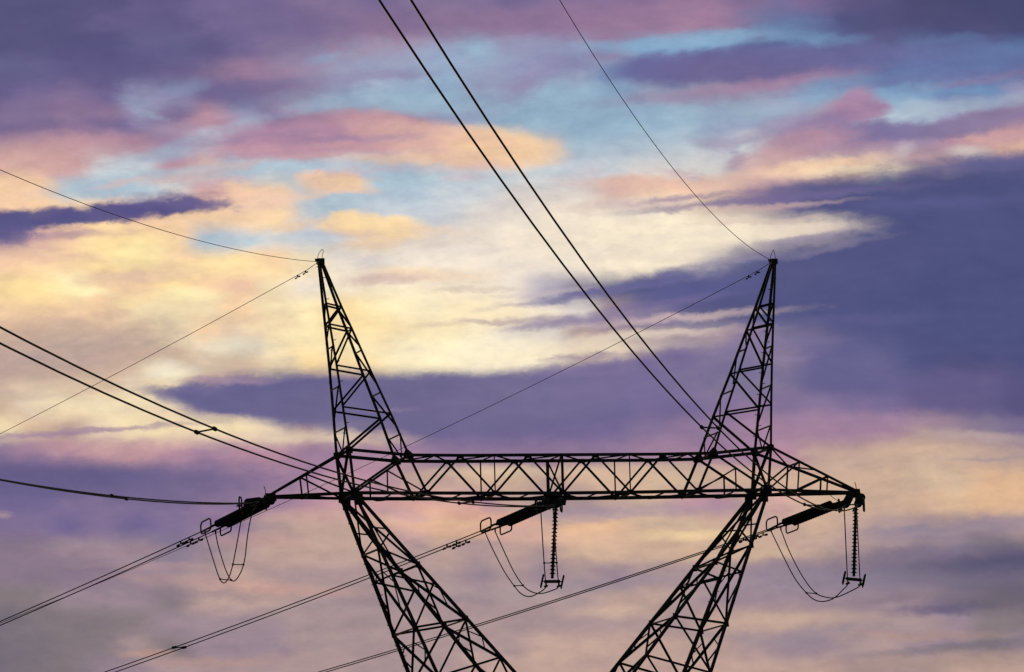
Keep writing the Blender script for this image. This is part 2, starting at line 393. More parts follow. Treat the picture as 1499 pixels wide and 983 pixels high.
    (-1.464, 0.977, 0.063, 0.046, 0, (250, 218, 174), 0.8, 0.54, 0.5),
    (-1.349, 0.988, 0.074, 0.052, 0, (253, 222, 172), 0.85, 0.54, 0.5),
    (-1.149, 0.954, 0.086, 0.057, 0, (254, 224, 174), 0.85, 0.54, 0.5),
    (-0.971, 0.954, 0.103, 0.052, -8, (254, 224, 174), 0.8, 0.54, 0.5),
    (-1.315, 0.862, 0.172, 0.034, 0, (230, 195, 171), 0.5, 0.81, 0.62),
    (-1.43, 1.235, 0.229, 0.029, -3, (231, 191, 168), 0.5, 0.81, 0.62),
    (3.612, 1.097, 0.745, 0.046, 2, (95, 96, 146), 0.5, 0.81, 0.62),
    (2.581, -0.163, 0.63, 0.229, 0, (104, 101, 149), 0.4, 0.92, 0.38),
    (2.753, 0.123, 0.688, 0.04, 3, (100, 99, 147), 0.4, 0.81, 0.62),
    (3.842, 0.41, 0.688, 0.229, 0, (75, 80, 127), 0.45, 0.92, 0.38),
    (2.467, -0.564, 0.745, 0.069, -3, (137, 121, 157), 0.45, 0.81, 0.5),
    (-1.43, 1.344, 0.206, 0.023, -3, (223, 181, 168), 0.5, 0.81, 0.75),
    (-1.831, 1.177, 0.344, 0.029, 6, (234, 203, 181), 0.5, 0.81, 0.75),
    (-0.742, 0.776, 0.401, 0.029, 4, (236, 216, 194), 0.45, 0.81, 0.75),
    (-1.831, 0.925, 0.229, 0.034, 5, (240, 208, 176), 0.55, 0.81, 0.75),
    (-0.341, 1.412, 0.344, 0.034, 3, (224, 193, 184), 0.5, 0.81, 0.75),
    (-1.315, 1.384, 0.401, 0.023, 3, (205, 180, 190), 0.45, 0.81, 0.75),
    (3.154, -0.708, 0.859, 0.057, -3, (164, 134, 158), 0.5, 0.81, 0.5),
    (3.956, -0.851, 0.401, 0.04, -2, (196, 172, 166), 0.6, 0.81, 0.62),
    (4.128, -0.748, 0.229, 0.046, 0, (127, 117, 145), 0.6, 0.81, 0.62),
    (3.727, -1.051, 0.802, 0.092, 0, (196, 170, 154), 0.6, 0.92, 0.38),
    (4.071, -1.04, 0.286, 0.017, 4, (165, 150, 155), 0.6, 0.81, 0.5),
    (-0.341, -1.493, 0.63, 0.052, -8, (228, 176, 150), 0.65, 0.74, 0.38),
    (-0.627, -1.596, 0.401, 0.046, -6, (231, 185, 155), 0.6, 0.81, 0.44),
    (0.06, -1.682, 0.401, 0.057, -6, (221, 177, 159), 0.6, 0.81, 0.38),
    (-0.284, -1.768, 0.344, 0.052, 0, (182, 156, 158), 0.5, 0.81, 0.5),
    (0.69, -1.699, 0.458, 0.069, 2, (225, 185, 159), 0.55, 0.81, 0.38),
    (1.493, -1.676, 0.401, 0.04, 1, (234, 206, 160), 0.75, 0.74, 0.44),
    (1.149, -1.452, 0.573, 0.046, 1, (159, 145, 163), 0.5, 0.81, 0.5),
    (0.633, -1.504, 0.344, 0.052, 2, (155, 139, 162), 0.5, 0.81, 0.5),
    (0.862, -1.126, 0.859, 0.04, 1, (220, 192, 162), 0.55, 0.81, 0.5),
    (-0.112, -1.137, 0.401, 0.04, 0, (220, 196, 166), 0.55, 0.81, 0.5),
    (-1.086, -1.051, 0.229, 0.057, 0, (186, 151, 158), 0.5, 0.81, 0.5),
    (-2.232, -2.1, 0.745, 0.046, -4, (206, 162, 150), 0.65, 0.81, 0.44),
    (-2.862, -2.054, 0.458, 0.057, 0, (158, 136, 146), 0.45, 0.81, 0.5),
    (-2.633, -2.18, 0.516, 0.052, 0, (142, 126, 140), 0.55, 0.81, 0.5),
    (-1.773, -1.51, 0.458, 0.046, 2, (203, 163, 157), 0.5, 0.81, 0.5),
    (-2.117, -1.722, 0.344, 0.046, 2, (199, 159, 153), 0.5, 0.81, 0.5),
    (-3.32, -1.825, 0.516, 0.046, 2, (162, 136, 146), 0.5, 0.81, 0.5),
    (-2.862, -1.939, 0.63, 0.029, 0, (178, 148, 150), 0.45, 0.81, 0.5),
    (-1.659, -1.309, 0.63, 0.057, 3, (166, 138, 158), 0.4, 0.81, 0.5),
    (-4.277, -1.498, 0.069, 0.023, -5, (190, 160, 160), 0.5, 0.81, 0.5),
    (-3.103, -2.667, 0.149, 0.029, 4, (198, 156, 140), 0.7, 0.68, 0.5),
    (-2.518, -2.73, 0.516, 0.034, 2, (182, 148, 142), 0.6, 0.81, 0.5),
    (-3.951, -2.57, 0.63, 0.229, 0, (119, 111, 120), 0.55, 0.92, 0.25),
    (-1.716, -2.398, 0.917, 0.092, 0, (160, 143, 146), 0.4, 0.92, 0.38),
    (-1.086, -2.226, 0.802, 0.052, 2, (150, 138, 150), 0.35, 0.92, 0.5),
    (3.727, -1.624, 0.745, 0.046, 4, (152, 136, 150), 0.65, 0.68, 0.5),
    (3.326, -1.642, 0.344, 0.034, 0, (147, 135, 151), 0.55, 0.81, 0.5),
    (3.956, -1.412, 0.458, 0.08, 2, (230, 188, 150), 0.5, 0.92, 0.38),
    (3.154, -1.768, 0.516, 0.034, 2, (186, 160, 154), 0.5, 0.81, 0.5),
    (2.18, -1.836, 0.63, 0.034, 2, (214, 186, 156), 0.6, 0.81, 0.5),
    (3.727, -1.985, 0.974, 0.149, 0, (108, 100, 124), 0.8, 0.81, 0.38),
    (4.157, -1.894, 0.458, 0.086, 2, (86, 84, 115), 0.8, 0.81, 0.38),
    (3.326, -1.825, 0.63, 0.057, 0, (129, 115, 134), 0.6, 0.81, 0.5),
    (2.581, -2.054, 0.917, 0.092, 0, (149, 137, 153), 0.5, 0.81, 0.5),
    (4.071, -2.226, 0.516, 0.08, 0, (105, 97, 111), 0.65, 0.81, 0.5),
    (3.383, -2.18, 0.516, 0.046, 0, (136, 120, 130), 0.5, 0.81, 0.5),
    (3.584, -2.295, 0.315, 0.04, 2, (98, 89, 121), 0.7, 0.81, 0.5),
    (2.295, -2.386, 0.516, 0.052, 2, (206, 178, 156), 0.55, 0.81, 0.5),
    (2.008, -2.541, 0.63, 0.046, -3, (152, 140, 150), 0.45, 0.81, 0.5),
    (2.638, -2.484, 0.516, 0.04, 3, (160, 145, 152), 0.5, 0.81, 0.5),
    (3.441, -2.512, 0.516, 0.034, 0, (178, 148, 140), 0.6, 0.81, 0.5),
    (3.842, -2.604, 0.688, 0.034, 5, (121, 113, 123), 0.7, 0.81, 0.5),
    (3.612, -2.742, 0.859, 0.069, 3, (168, 144, 134), 0.65, 0.81, 0.5),
    (0.862, -2.312, 0.344, 0.046, 0, (208, 180, 156), 0.5, 0.81, 0.5),
    (0.748, -2.083, 0.573, 0.046, 3, (162, 148, 160), 0.5, 0.81, 0.5),
    (1.149, -2.169, 0.401, 0.034, 0, (188, 164, 152), 0.5, 0.81, 0.5),
    (0.06, -2.169, 0.63, 0.069, 0, (166, 150, 154), 0.35, 0.92, 0.5),
]
fine_v = math_('SUBTRACT', n_fine.outputs[0], .5)
streak_v = math_('SUBTRACT', n_streak.outputs[0], .5)
edge_v = math_('ADD', math_('MULTIPLY', fine_v, 1.6), math_('MULTIPLY', streak_v, 1.0))
edge_v = math_('ADD', edge_v, math_('MULTIPLY', math_('SUBTRACT', n_tex.outputs[0], .5), .8))
half_warp = vmath('ADD', vmath('ADD', chart, vmath('MULTIPLY', w1, (.45, .45, 0))), vmath('MULTIPLY', w2, (1.5, 1.5, 0)))
half_warp = vmath('ADD', half_warp, vmath('MULTIPLY', w3, (.6, .6, 0)))
for i, (cx, cy, rx, ry, tilt, col, alpha, soft, ragged) in enumerate(CLOUDS):
    if i % 24 == 0 and i:      # keeps the shader's working memory small: evaluate in batches
        link_ = node('ShaderNodeVectorMath', operation='MULTIPLY_ADD')
        put(link_.inputs[0], colour)
        link_.inputs[1].default_value = (1e-7, 1e-7, 1e-7)
        put(link_.inputs[2], half_warp)
        half_warp = link_.outputs[0]
    mp = node('ShaderNodeMapping', vector_type='TEXTURE')
    put(mp.inputs['Vector'], half_warp)
    mp.inputs['Location'].default_value = (cx, cy, 0)
    mp.inputs['Rotation'].default_value = (0, 0, R(tilt))
    mp.inputs['Scale'].default_value = (rx, ry, 1)
    d = vmath('LENGTH', mp.outputs[0])
    ma = node('ShaderNodeMath', operation='MULTIPLY_ADD')
    put(ma.inputs[0], edge_v)
    ma.inputs[1].default_value = ragged
    put(ma.inputs[2], d)
    d = ma.outputs[0]
    f = smooth(d, 1 + soft * 1.15, 1 - soft, 0.0, alpha)
    colour = mix(f, colour, lin(col))

# fine texture of the cloud deck
tex = math_('ADD', math_('MULTIPLY', streak_v, 0.32), math_('MULTIPLY', fine_v, 0.42))
tex = math_('ADD', tex, math_('MULTIPLY', math_('SUBTRACT', n_tex.outputs[0], .5), .22))
# billows: brighter where the cloud faces the low sun beneath it
puff = vmath('ADD', chart, vmath('MULTIPLY', w1, (.8, .8, 0)))
puff = vmath('MULTIPLY', puff, (1.0, 2.1, 1.0))
n_puff = noise(vmath('ADD', puff, (3.0, 9.0, 4.0)), 1.9, 7.0, .57, distort=.15)
n_puff2 = noise(vmath('ADD', puff, (3.03, 9.13, 4.0)), 1.9, 4.0, .57, distort=.15)
relief = math_('SUBTRACT', n_puff2.outputs[0], n_puff.outputs[0])
lump = smooth(n_puff.outputs[0], .40, .60, -.5, .5)
tex = math_('ADD', tex, math_('MULTIPLY', relief, 0.95))
tex = math_('ADD', tex, math_('MULTIPLY', lump, 0.13))
tint = node('ShaderNodeValToRGB')
tint.color_ramp.elements[0].position = 0.30
tint.color_ramp.elements[0].color = (.85, .845, .885, 1)
tint.color_ramp.elements[1].position = 0.70
tint.color_ramp.elements[1].color = (1.11, 1.09, 1.05, 1)
put(tint.inputs[0], math_('ADD', tex, .5))
grey = node('ShaderNodeRGBToBW')
put(grey.inputs[0], colour)
colour = mix(smooth(grey.outputs[0], .08, .40, .55, 1.0), colour, tint.outputs[0], 'MULTIPLY')

# clear dusk sky for the rest of the dome
SUN_ELEV, SUN_AZ = R(3.0), YAW - R(9.0)      # azimuth clockwise from +Y
sky = node('ShaderNodeTexSky', sky_type='NISHITA')
sky.sun_disc = False
sky.sun_elevation = SUN_ELEV
sky.sun_rotation = SUN_AZ
sky.altitude = 100
bg_sky = node('ShaderNodeBackground')
put(bg_sky.inputs[0], sky.outputs[0])
bg_sky.inputs[1].default_value = 0.06
bg_cloud = node('ShaderNodeBackground')
put(bg_cloud.inputs[0], colour)
bg_cloud.inputs[1].default_value = 1.0
spread = vmath('LENGTH', combine(math_('MULTIPLY', U, .7), V))
inside = smooth(spread, 11.0, 7.0)
mixer = node('ShaderNodeMixShader')
put(mixer.inputs[0], inside)
put(mixer.inputs[1], bg_sky.outputs[0])
put(mixer.inputs[2], bg_cloud.outputs[0])
out = node('ShaderNodeOutputWorld')
put(out.inputs[0], mixer.outputs[0])

# ---------------------------------------------------------------- sun (low, behind the clouds beyond the pylon)
sun_data = bpy.data.lights.new("sun", 'SUN')
sun_data.energy = 0.25
sun_data.angle = R(3.0)
sun_data.color = (1.0, .72, .48)
sun = bpy.data.objects.new("sun", sun_data)
scene.collection.objects.link(sun)
to_sun = Vector((math.sin(SUN_AZ) * math.cos(SUN_ELEV), math.cos(SUN_AZ) * math.cos(SUN_ELEV), math.sin(SUN_ELEV)))
sun.rotation_euler = to_sun.to_track_quat('Z', 'Y').to_euler()

scene.view_settings.view_transform = 'Standard'
scene.view_settings.look = 'None'
scene.view_settings.exposure = 0.0
scene.view_settings.gamma = 1.0
scene.view_settings.use_curve_mapping = False
scene.cycles.max_bounces = 4
scene.cycles.use_denoising = False
scene.cycles.use_adaptive_sampling = True
scene.cycles.adaptive_threshold = 0.015
scene.cycles.adaptive_min_samples = 12
world.cycles.sampling_method = 'MANUAL'
world.cycles.sample_map_resolution = 512


# ---------------------------------------------------------------- materials
def material(name, base, rough, metal=0.0, var=.35, scale=3.0, base2=None):
    mt = bpy.data.materials.new(name)
    mt.use_nodes = True
    t = mt.node_tree
    b = t.nodes['Principled BSDF']
    tc = t.nodes.new('ShaderNodeTexCoord')
    nz = t.nodes.new('ShaderNodeTexNoise')
    nz.inputs['Scale'].default_value = scale
    nz.inputs['Detail'].default_value = 5
    t.links.new(tc.outputs['Object'], nz.inputs['Vector'])
    rp = t.nodes.new('ShaderNodeValToRGB')
    b2 = base2 or tuple(c * (1 + var) for c in base)
    rp.color_ramp.elements[0].position = .35
    rp.color_ramp.elements[1].position = .7
    rp.color_ramp.elements[0].color = (*[c * (1 - var) for c in base], 1)
    rp.color_ramp.elements[1].color = (*b2, 1)
    t.links.new(nz.outputs['Fac'], rp.inputs[0])
    t.links.new(rp.outputs[0], b.inputs['Base Color'])
    b.inputs['Roughness'].default_value = rough
    b.inputs['Metallic'].default_value = metal
    return mt


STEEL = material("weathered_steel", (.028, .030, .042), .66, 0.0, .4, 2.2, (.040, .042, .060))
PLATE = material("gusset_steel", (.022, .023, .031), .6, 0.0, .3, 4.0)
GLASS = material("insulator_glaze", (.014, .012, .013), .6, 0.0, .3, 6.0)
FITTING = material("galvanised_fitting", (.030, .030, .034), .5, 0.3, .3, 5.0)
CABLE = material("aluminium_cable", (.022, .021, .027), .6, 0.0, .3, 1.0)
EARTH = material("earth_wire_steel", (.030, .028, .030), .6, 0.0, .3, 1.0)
GRASS = material("meadow", (.045, .060, .022), .95, 0.0, .5, .08, (.075, .085, .035))
CONCRETE = material("concrete", (.30, .29, .27), .9, 0.0, .2, 2.0)


# ---------------------------------------------------------------- helpers
def link(name, bm, mat, parent=None, loc=None):
    me = bpy.data.meshes.new(name)
    bmesh.ops.recalc_face_normals(bm, faces=bm.faces[:])
    bm.to_mesh(me)
    bm.free()
    me.materials.append(mat)
    o = bpy.data.objects.new(name, me)
    scene.collection.objects.link(o)
    if parent:
        o.parent = parent
        o.matrix_parent_inverse = Matrix.Identity(4)
        if loc is None:
            base = Vector((0, 0, 0))
            p = parent
            while p:
                base += p.location
                p = p.parent
            me.transform(Matrix.Translation(-base))
    return o


def empty(name, loc, parent=None):
    o = bpy.data.objects.new(name, None)
    o.empty_display_size = .5
    scene.collection.objects.link(o)
    o.location = loc
    if parent:
        o.parent = parent
    return o


def tag(o, label, cat, group=None):
    o["label"] = label
    o["category"] = cat
    if group:
        o["group"] = group
    return o


def vec(p):
    return p if isinstance(p, Vector) else Vector(p)


def frame(a, ref=(0, 1, 0)):
    a = a.normalized()
    ref = Vector(ref)
    u = a.cross(ref)
    if u.length < .05:
        u = a.cross(Vector((1, 0, 0)))
    u.normalize()
    return u, a.cross(u).normalized()


def angle_bar(bm, p, q, w, flip=1, t=None, ref=(0, 1, 0)):
    """one rolled steel angle from p to q, legs of width w"""
    p, q = vec(p), vec(q)
    t = t or max(.012, w * .12)
    u, v = frame(q - p, ref)
    v = v * flip
    prof = [(-w / 2, 0), (w / 2, 0), (w / 2, t), (-w / 2 + t, t), (-w / 2 + t, w), (-w / 2, w)]
    rings = []
    for c in (p, q):
        rings.append([bm.verts.new(c + u * a + v * b) for a, b in prof])
    n = len(prof)
    for i in range(n):
        bm.faces.new((rings[0][i], rings[0][(i + 1) % n], rings[1][(i + 1) % n], rings[1][i]))
    for rg in rings:
        bm.faces.new((rg[0], rg[1], rg[2], rg[3]))
        bm.faces.new((rg[0], rg[3], rg[4], rg[5]))


def tube(bm, pts, r, sides=6, closed=False, r_fn=None):
    pts = [vec(p) for p in pts]
    rings = []
    n = len(pts)
    nrm = None
    for i, p in enumerate(pts):
        if closed:
            d = pts[(i + 1) % n] - pts[i - 1]
        else:
            d = pts[min(i + 1, n - 1)] - pts[max(i - 1, 0)]
        d.normalize()
        if nrm is None:
            nrm = frame(d)[0]
        nrm = (nrm - d * nrm.dot(d)).normalized()
        b = d.cross(nrm)
        rr = r_fn(i) if r_fn else r
        rings.append([bm.verts.new(p + (nrm * math.cos(2 * math.pi * k / sides) + b * math.sin(2 * math.pi * k / sides)) * rr) for k in range(sides)])
    last = n if closed else n - 1
    for i in range(last):
        A, B = rings[i], rings[(i + 1) % n]
        for k in range(sides):
            bm.faces.new((A[k], A[(k + 1) % sides], B[(k + 1) % sides], B[k]))
    if not closed:
        bm.faces.new(rings[0][::-1])
        bm.faces.new(rings[-1])


def box(bm, c, x, y, z):
    """box with half-extent vectors x, y, z about c"""
    c = vec(c)
    vs = [bm.verts.new(c + x * a + y * b + z * d) for a in (-1, 1) for b in (-1, 1) for d in (-1, 1)]
    for f in ((0, 1, 3, 2), (4, 6, 7, 5), (0, 4, 5, 1), (2, 3, 7, 6), (0, 2, 6, 4), (1, 5, 7, 3)):
        bm.faces.new([vs[i] for i in f])


def plate(bm, c, u, v, pts, t):
    """flat polygon plate, outline pts in the (u, v) plane about c, thickness t"""
    c = vec(c)
    n = u.cross(v).normalized()
    A = [bm.verts.new(c + u * a + v * b + n * t / 2) for a, b in pts]
    B = [bm.verts.new(c + u * a + v * b - n * t / 2) for a, b in pts]
    bm.faces.new(A)
    bm.faces.new(B[::-1])
    k = len(pts)
    for i in range(k):
        bm.faces.new((A[i], B[i], B[(i + 1) % k], A[(i + 1) % k]))


def lathe(bm, p, a, prof, sides=14):
    """profile (distance along a, radius)"""
    p = vec(p)
    u, v = frame(a)
    a = a.normalized()
    rings = [[bm.verts.new(p + a * s + (u * math.cos(2 * math.pi * k / sides) + v * math.sin(2 * math.pi * k / sides)) * r) for k in range(sides)] for s, r in prof]
    for A, B in zip(rings, rings[1:]):
        for k in range(sides):
            bm.faces.new((A[k], A[(k + 1) % sides], B[(k + 1) % sides], B[k]))
    bm.faces.new(rings[0][::-1])
    bm.faces.new(rings[-1])


def catmull(pts, n=8):
    pts = [vec(p) for p in pts]
    q = [pts[0] * 2 - pts[1]] + pts + [pts[-1] * 2 - pts[-2]]
    res = []
    for i in range(1, len(q) - 2):
        a, b, c, d = q[i - 1:i + 3]
        for k in range(n):
            t = k / n
            res.append(.5 * ((2 * b) + (c - a) * t + (2 * a - 5 * b + 4 * c - d) * t * t + (3 * b - a - 3 * c + d) * t ** 3))
    res.append(pts[-1])
    return res


def rounded(w, h, r, n=5):
    res = []
    for cx, cy, a0 in ((w / 2 - r, h / 2 - r, 0), (-w / 2 + r, h / 2 - r, 90), (-w / 2 + r, -h / 2 + r, 180), (w / 2 - r, -h / 2 + r, 270)):
        for k in range(n + 1):
            a = R(a0 + 90 * k / n)
            res.append((cx + r * math.cos(a), cy + r * math.sin(a)))
    return res


X, Y, Z = Vector((1, 0, 0)), Vector((0, 1, 0)), Vector((0, 0, 1))

# ---------------------------------------------------------------- ground
bm = bmesh.new()
N_ = 24
S_ = 6000.0
grid = [[bm.verts.new(((i / N_ - .5) * S_, (j / N_ - .5) * S_, 0)) for j in range(N_ + 1)] for i in range(N_ + 1)]
for i in range(N_):
    for j in range(N_):
        bm.faces.new((grid[i][j], grid[i + 1][j], grid[i + 1][j + 1], grid[i][j + 1]))
ground = link("ground", bm, GRASS)
ground["kind"] = "structure"

# ---------------------------------------------------------------- pylon
pylon = tag(empty("pylon", (0, 0, 0)), "dark steel lattice pylon with two pointed peaks, a long crossarm and splayed legs", "pylon")
D = 1.082
PO = [(8.429, .254, 31.02), (8.341, .367, 30.245), (8.273, .486, 29.435), (8.176, .591, 28.72), (8.129, .702, 27.96), (8.034, .816, 27.185), (7.98, .925, 26.438)]
PI_ = [(7.867, .273, 30.887), (7.537, .392, 30.077), (7.207, .506, 29.297), (6.923, .623, 28.5), (6.581, .734, 27.743), (6.282, .854, 26.927), (5.95, .962, 26.187)]
OT, OB, IT, IB = (7.893, D, 25.603), (7.742, D, 24.035), (5.702, D, 25.391), (5.071, D, 24.006)
APEX = (8.54, 0, 32.56)
TIP = {-1: Vector((-10.67, 0, 24.0)), 1: Vector((11.40, 0, 24.0))}


def pt(n, sx, f):
    """node n of one quarter of the pylon mirrored to side sx (-1, 1) and face f (-1 near, 1 far)"""
    return Vector((n[0] * sx, n[1] * f, n[2]))


def bar(parent, name, pts, w, flip=1, ref=(0, 1, 0), pins=None):
    bm = bmesh.new()
    pts = [vec(p) for p in pts]
    for a, b in zip(pts, pts[1:]):
        angle_bar(bm, a, b, w, flip, ref=ref)
    if pins:                                   # step bolts up one corner of the mast
        for a, b in zip(pts, pts[1:]):
            L = (b - a).length
            k = 0
            while .4 * (k + .5) < L:
                p = a.lerp(b, .4 * (k + .5) / L)
                s = X * (pins if k % 2 else -pins) * .13
                tube(bm, [p, p + s, p + s + Z * .03], .014, 5)
                k += 1
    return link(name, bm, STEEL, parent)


def gusset(parent, c, pts, t=.02, u=X, v=Z):
    bm = bmesh.new()
    plate(bm, c, u, v, pts, t)
    return link("gusset_plate", bm, PLATE, parent)


def lerp(a, b, t):
    return vec(a).lerp(vec(b), t)


beam = empty("crossarm_beam", (0, 0, 24.0), pylon)
for sx in (-1, 1):
    # --- pointed earth-wire peak
    pk = empty("earth_wire_peak", (7.0 * sx, 0, 25.5), pylon)
    for nodes, topn, dxa in ((PO, OT, .05), (PI_, IT, -.05)):
        for f in (-1, 1):
            a = Vector(((APEX[0] + dxa) * sx, .06 * f, APEX[2]))
            ends = [a] + [pt(nodes[i], sx, f) for i in (0, 1, 3, 5)] + [pt(topn, sx, f)]
            bar(pk, "peak_leg", ends, 0.086, -f, pins=1 if (nodes is PO and f == sx) else None)
        for i in (0, 1, 2, 4, 6):
            bar(pk, "side_strut", [pt(nodes[i], sx, -1), pt(nodes[i], sx, 1)], .06, ref=(0, 0, 1))
        u, v = (-1, 1) if nodes is PO else (1, -1)
        for a, b, k in ((0, 1, .8), (1, 2, .8), (2, 4, .85), (4, 6, .85)):
            bar(pk, "side_diagonal", [pt(nodes[a], sx, u), lerp(pt(nodes[a], sx, v), pt(nodes[b], sx, v), k)], .05, ref=(1, 0, 0))
        c = Vector((topn[0] * sx, 0, topn[2]))
        for f in (-1, 1):
            bar(pk, "side_diagonal", [pt(nodes[6], sx, f), c], .042, ref=(1, 0, 0))
    for f in (-1, 1):
        for i in (0, 1, 3, 5):
            bar(pk, "peak_strut", [pt(PO[i], sx, f), pt(PI_[i], sx, f)], .066, -f)
        for a, b in ((0, 1), (1, 3), (3, 5)):
            bar(pk, "peak_diagonal", [pt(PI_[a], sx, f), pt(PO[b], sx, f) + Z * .04], .07, -f)
        bar(pk, "peak_diagonal", [pt(PI_[5], sx, f), pt(OT, sx, f)], .085, -f)
    # cap that carries the earth wires
    bm = bmesh.new()
    box(bm, (APEX[0] * sx, 0, APEX[2] + .02), X * .12, Y * .16, Z * .10)
    box(bm, (APEX[0] * sx - .10, -.1, APEX[2] + .06), X * .12, Y * .05, Z * .045)
    link("peak_cap", bm, PLATE, pk)
    # --- end panel of the beam below the peak
    for f in (-1, 1):
        bar(beam, "end_post", [pt(OT, sx, f), pt(OB, sx, f)], .105, -f)
        bar(beam, "end_post", [pt(IT, sx, f), pt(IB, sx, f)], .095, -f)
        bar(beam, "panel_diagonal", [pt(IT, sx, f), pt(OB, sx, f)], .085, -f)
        hx = {-1: 6.52, 1: 6.68}[f]
        hz = {-1: 24.83, 1: 24.74}[f]
        h = Vector((hx * sx, D * f, hz))
        bar(beam, "hanger", [h, (hx * sx, D * f, 24.02)], .055, -f)
        bar(beam, "stay", [h, pt(IB, sx, f)], .055, -f)
        gusset(beam, pt(OT, sx, f) - Y * .03 * f, [(-.13, -.13), (.13, -.13), (.13, .08), (.04, .13), (-.13, .1)])
        gusset(beam, pt(IT, sx, f) - Y * .03 * f, [(-.18, -.14), (.18, -.14), (.2, .02), (.03 + .06 * sx, .22), (-.05 + .06 * sx, .22), (-.2, .02)])
        gusset(beam, pt(OB, sx, f) - Y * .03 * f + Vector((-.02 * sx, 0, .02)), [(-.16, -.19), (.16, -.19), (.16, .17), (-.16, .17)])
        gusset(beam, pt(IB, sx, f) - Y * .03 * f, [(-.16, -.07), (.16, -.07), (.14, .13), (-.08, .13)])
    bar(beam, "end_brace", [pt(OT, sx, -1), pt(OB, sx, 1)], .09, ref=(1, 0, 0))
    bar(beam, "end_brace", [pt(OT, sx, 1), pt(OB, sx, -1)], .08, ref=(1, 0, 0))
    for n in (OT, OB, IT, IB):
        bar(beam, "cross_strut", [pt(n, sx, -1), pt(n, sx, 1)], .1, ref=(0, 0, 1))

# --- chords and web of the beam
WX = [-3.79, -1.265, 1.265, 3.79]
VX = [-5.071, -2.53, 0, 2.53, 5.071]
VZ = [24.006, 23.98, 23.97, 23.98, 24.006]
TZ = 25.365
for f in (-1, 1):
    tops = [pt(OT, -1, f), pt(IT, -1, f)] + [Vector((x, D * f, TZ)) for x in WX] + [pt(IT, 1, f), pt(OT, 1, f)]
    bots = [pt(OB, -1, f)] + [Vector((x, D * f, z)) for x, z in zip(VX, VZ)] + [pt(OB, 1, f)]
    bar(beam, "top_chord", tops, .115, -f)
    bar(beam, "bottom_chord", bots, .125, -f)
    for i in range(4):
        w = Vector((WX[i], D * f, TZ))
        bar(beam, "web_diagonal", [bots[i + 1], w], .075, -f)
        bar(beam, "web_diagonal", [w, bots[i + 2]], .075, -f)
        gusset(beam, w - Y * .03 * f, [(-.14, -.11), (.14, -.11), (.10, .06), (-.10, .06)])
    for i in (2, 3, 4):
        c = bots[i]
        bar(beam, "web_post", [Vector((c.x, D * f, TZ)), c], .10 if i == 3 else .046, -f)
        gusset(beam, c - Y * .03 * f, [(-.17, -.06), (.17, -.06), (.12, .11), (-.12, .11)])
T5 = [pt(IT, -1, 1).x] + WX + [pt(IT, 1, 1).x]
for i in range(5):
    xm = (T5[i] + T5[i + 1]) / 2
    zt = TZ + .02
    bar(beam, "plan_strut", [(xm, -D, zt), (xm, D, zt)], .055, ref=(0, 0, 1))
    bar(beam, "plan_diagonal", [(T5[i], D, zt), (xm, -D, zt)], .048, ref=(0, 0, 1))
    bar(beam, "plan_diagonal", [(xm, -D, zt), (T5[i + 1], D, zt)], .048, ref=(0, 0, 1))
bar(beam, "cross_brace", [(0, -D, TZ), (0, D, 24.0)], .05, ref=(1, 0, 0))
bar(beam, "cross_brace", [(0, D, TZ), (0, -D, 24.0)], .05, ref=(1, 0, 0))
B7 = [-OB[0]] + VX + [OB[0]]
for i in range(6):
    xm = (B7[i] + B7[i + 1]) / 2
    zb = 23.97
    bar(beam, "plan_strut", [(xm, -D, zb), (xm, D, zb)], .055, ref=(0, 0, 1))
    bar(beam, "plan_diagonal", [(B7[i], -D, zb), (xm, D, zb)], .06, ref=(0, 0, 1))
    bar(beam, "plan_diagonal", [(xm, D, zb), (B7[i + 1], -D, zb)], .06, ref=(0, 0, 1))
    if i in (2, 3, 4):
        bar(beam, "plan_strut", [(B7[i], -D, zb), (B7[i], D, zb)], .09, ref=(0, 0, 1))
bm = bmesh.new()
plate(bm, (.05, 0, 23.93), X, Y, [(-.45, -.5), (.45, -.5), (.45, .5), (-.45, .5)], .03)
plate(bm, (.05, 0, 23.80), X, Z, [(-.30, -.18), (.30, -.18), (.36, .12), (-.36, .12)], .03)
link("hanger_plate", bm, PLATE, beam)

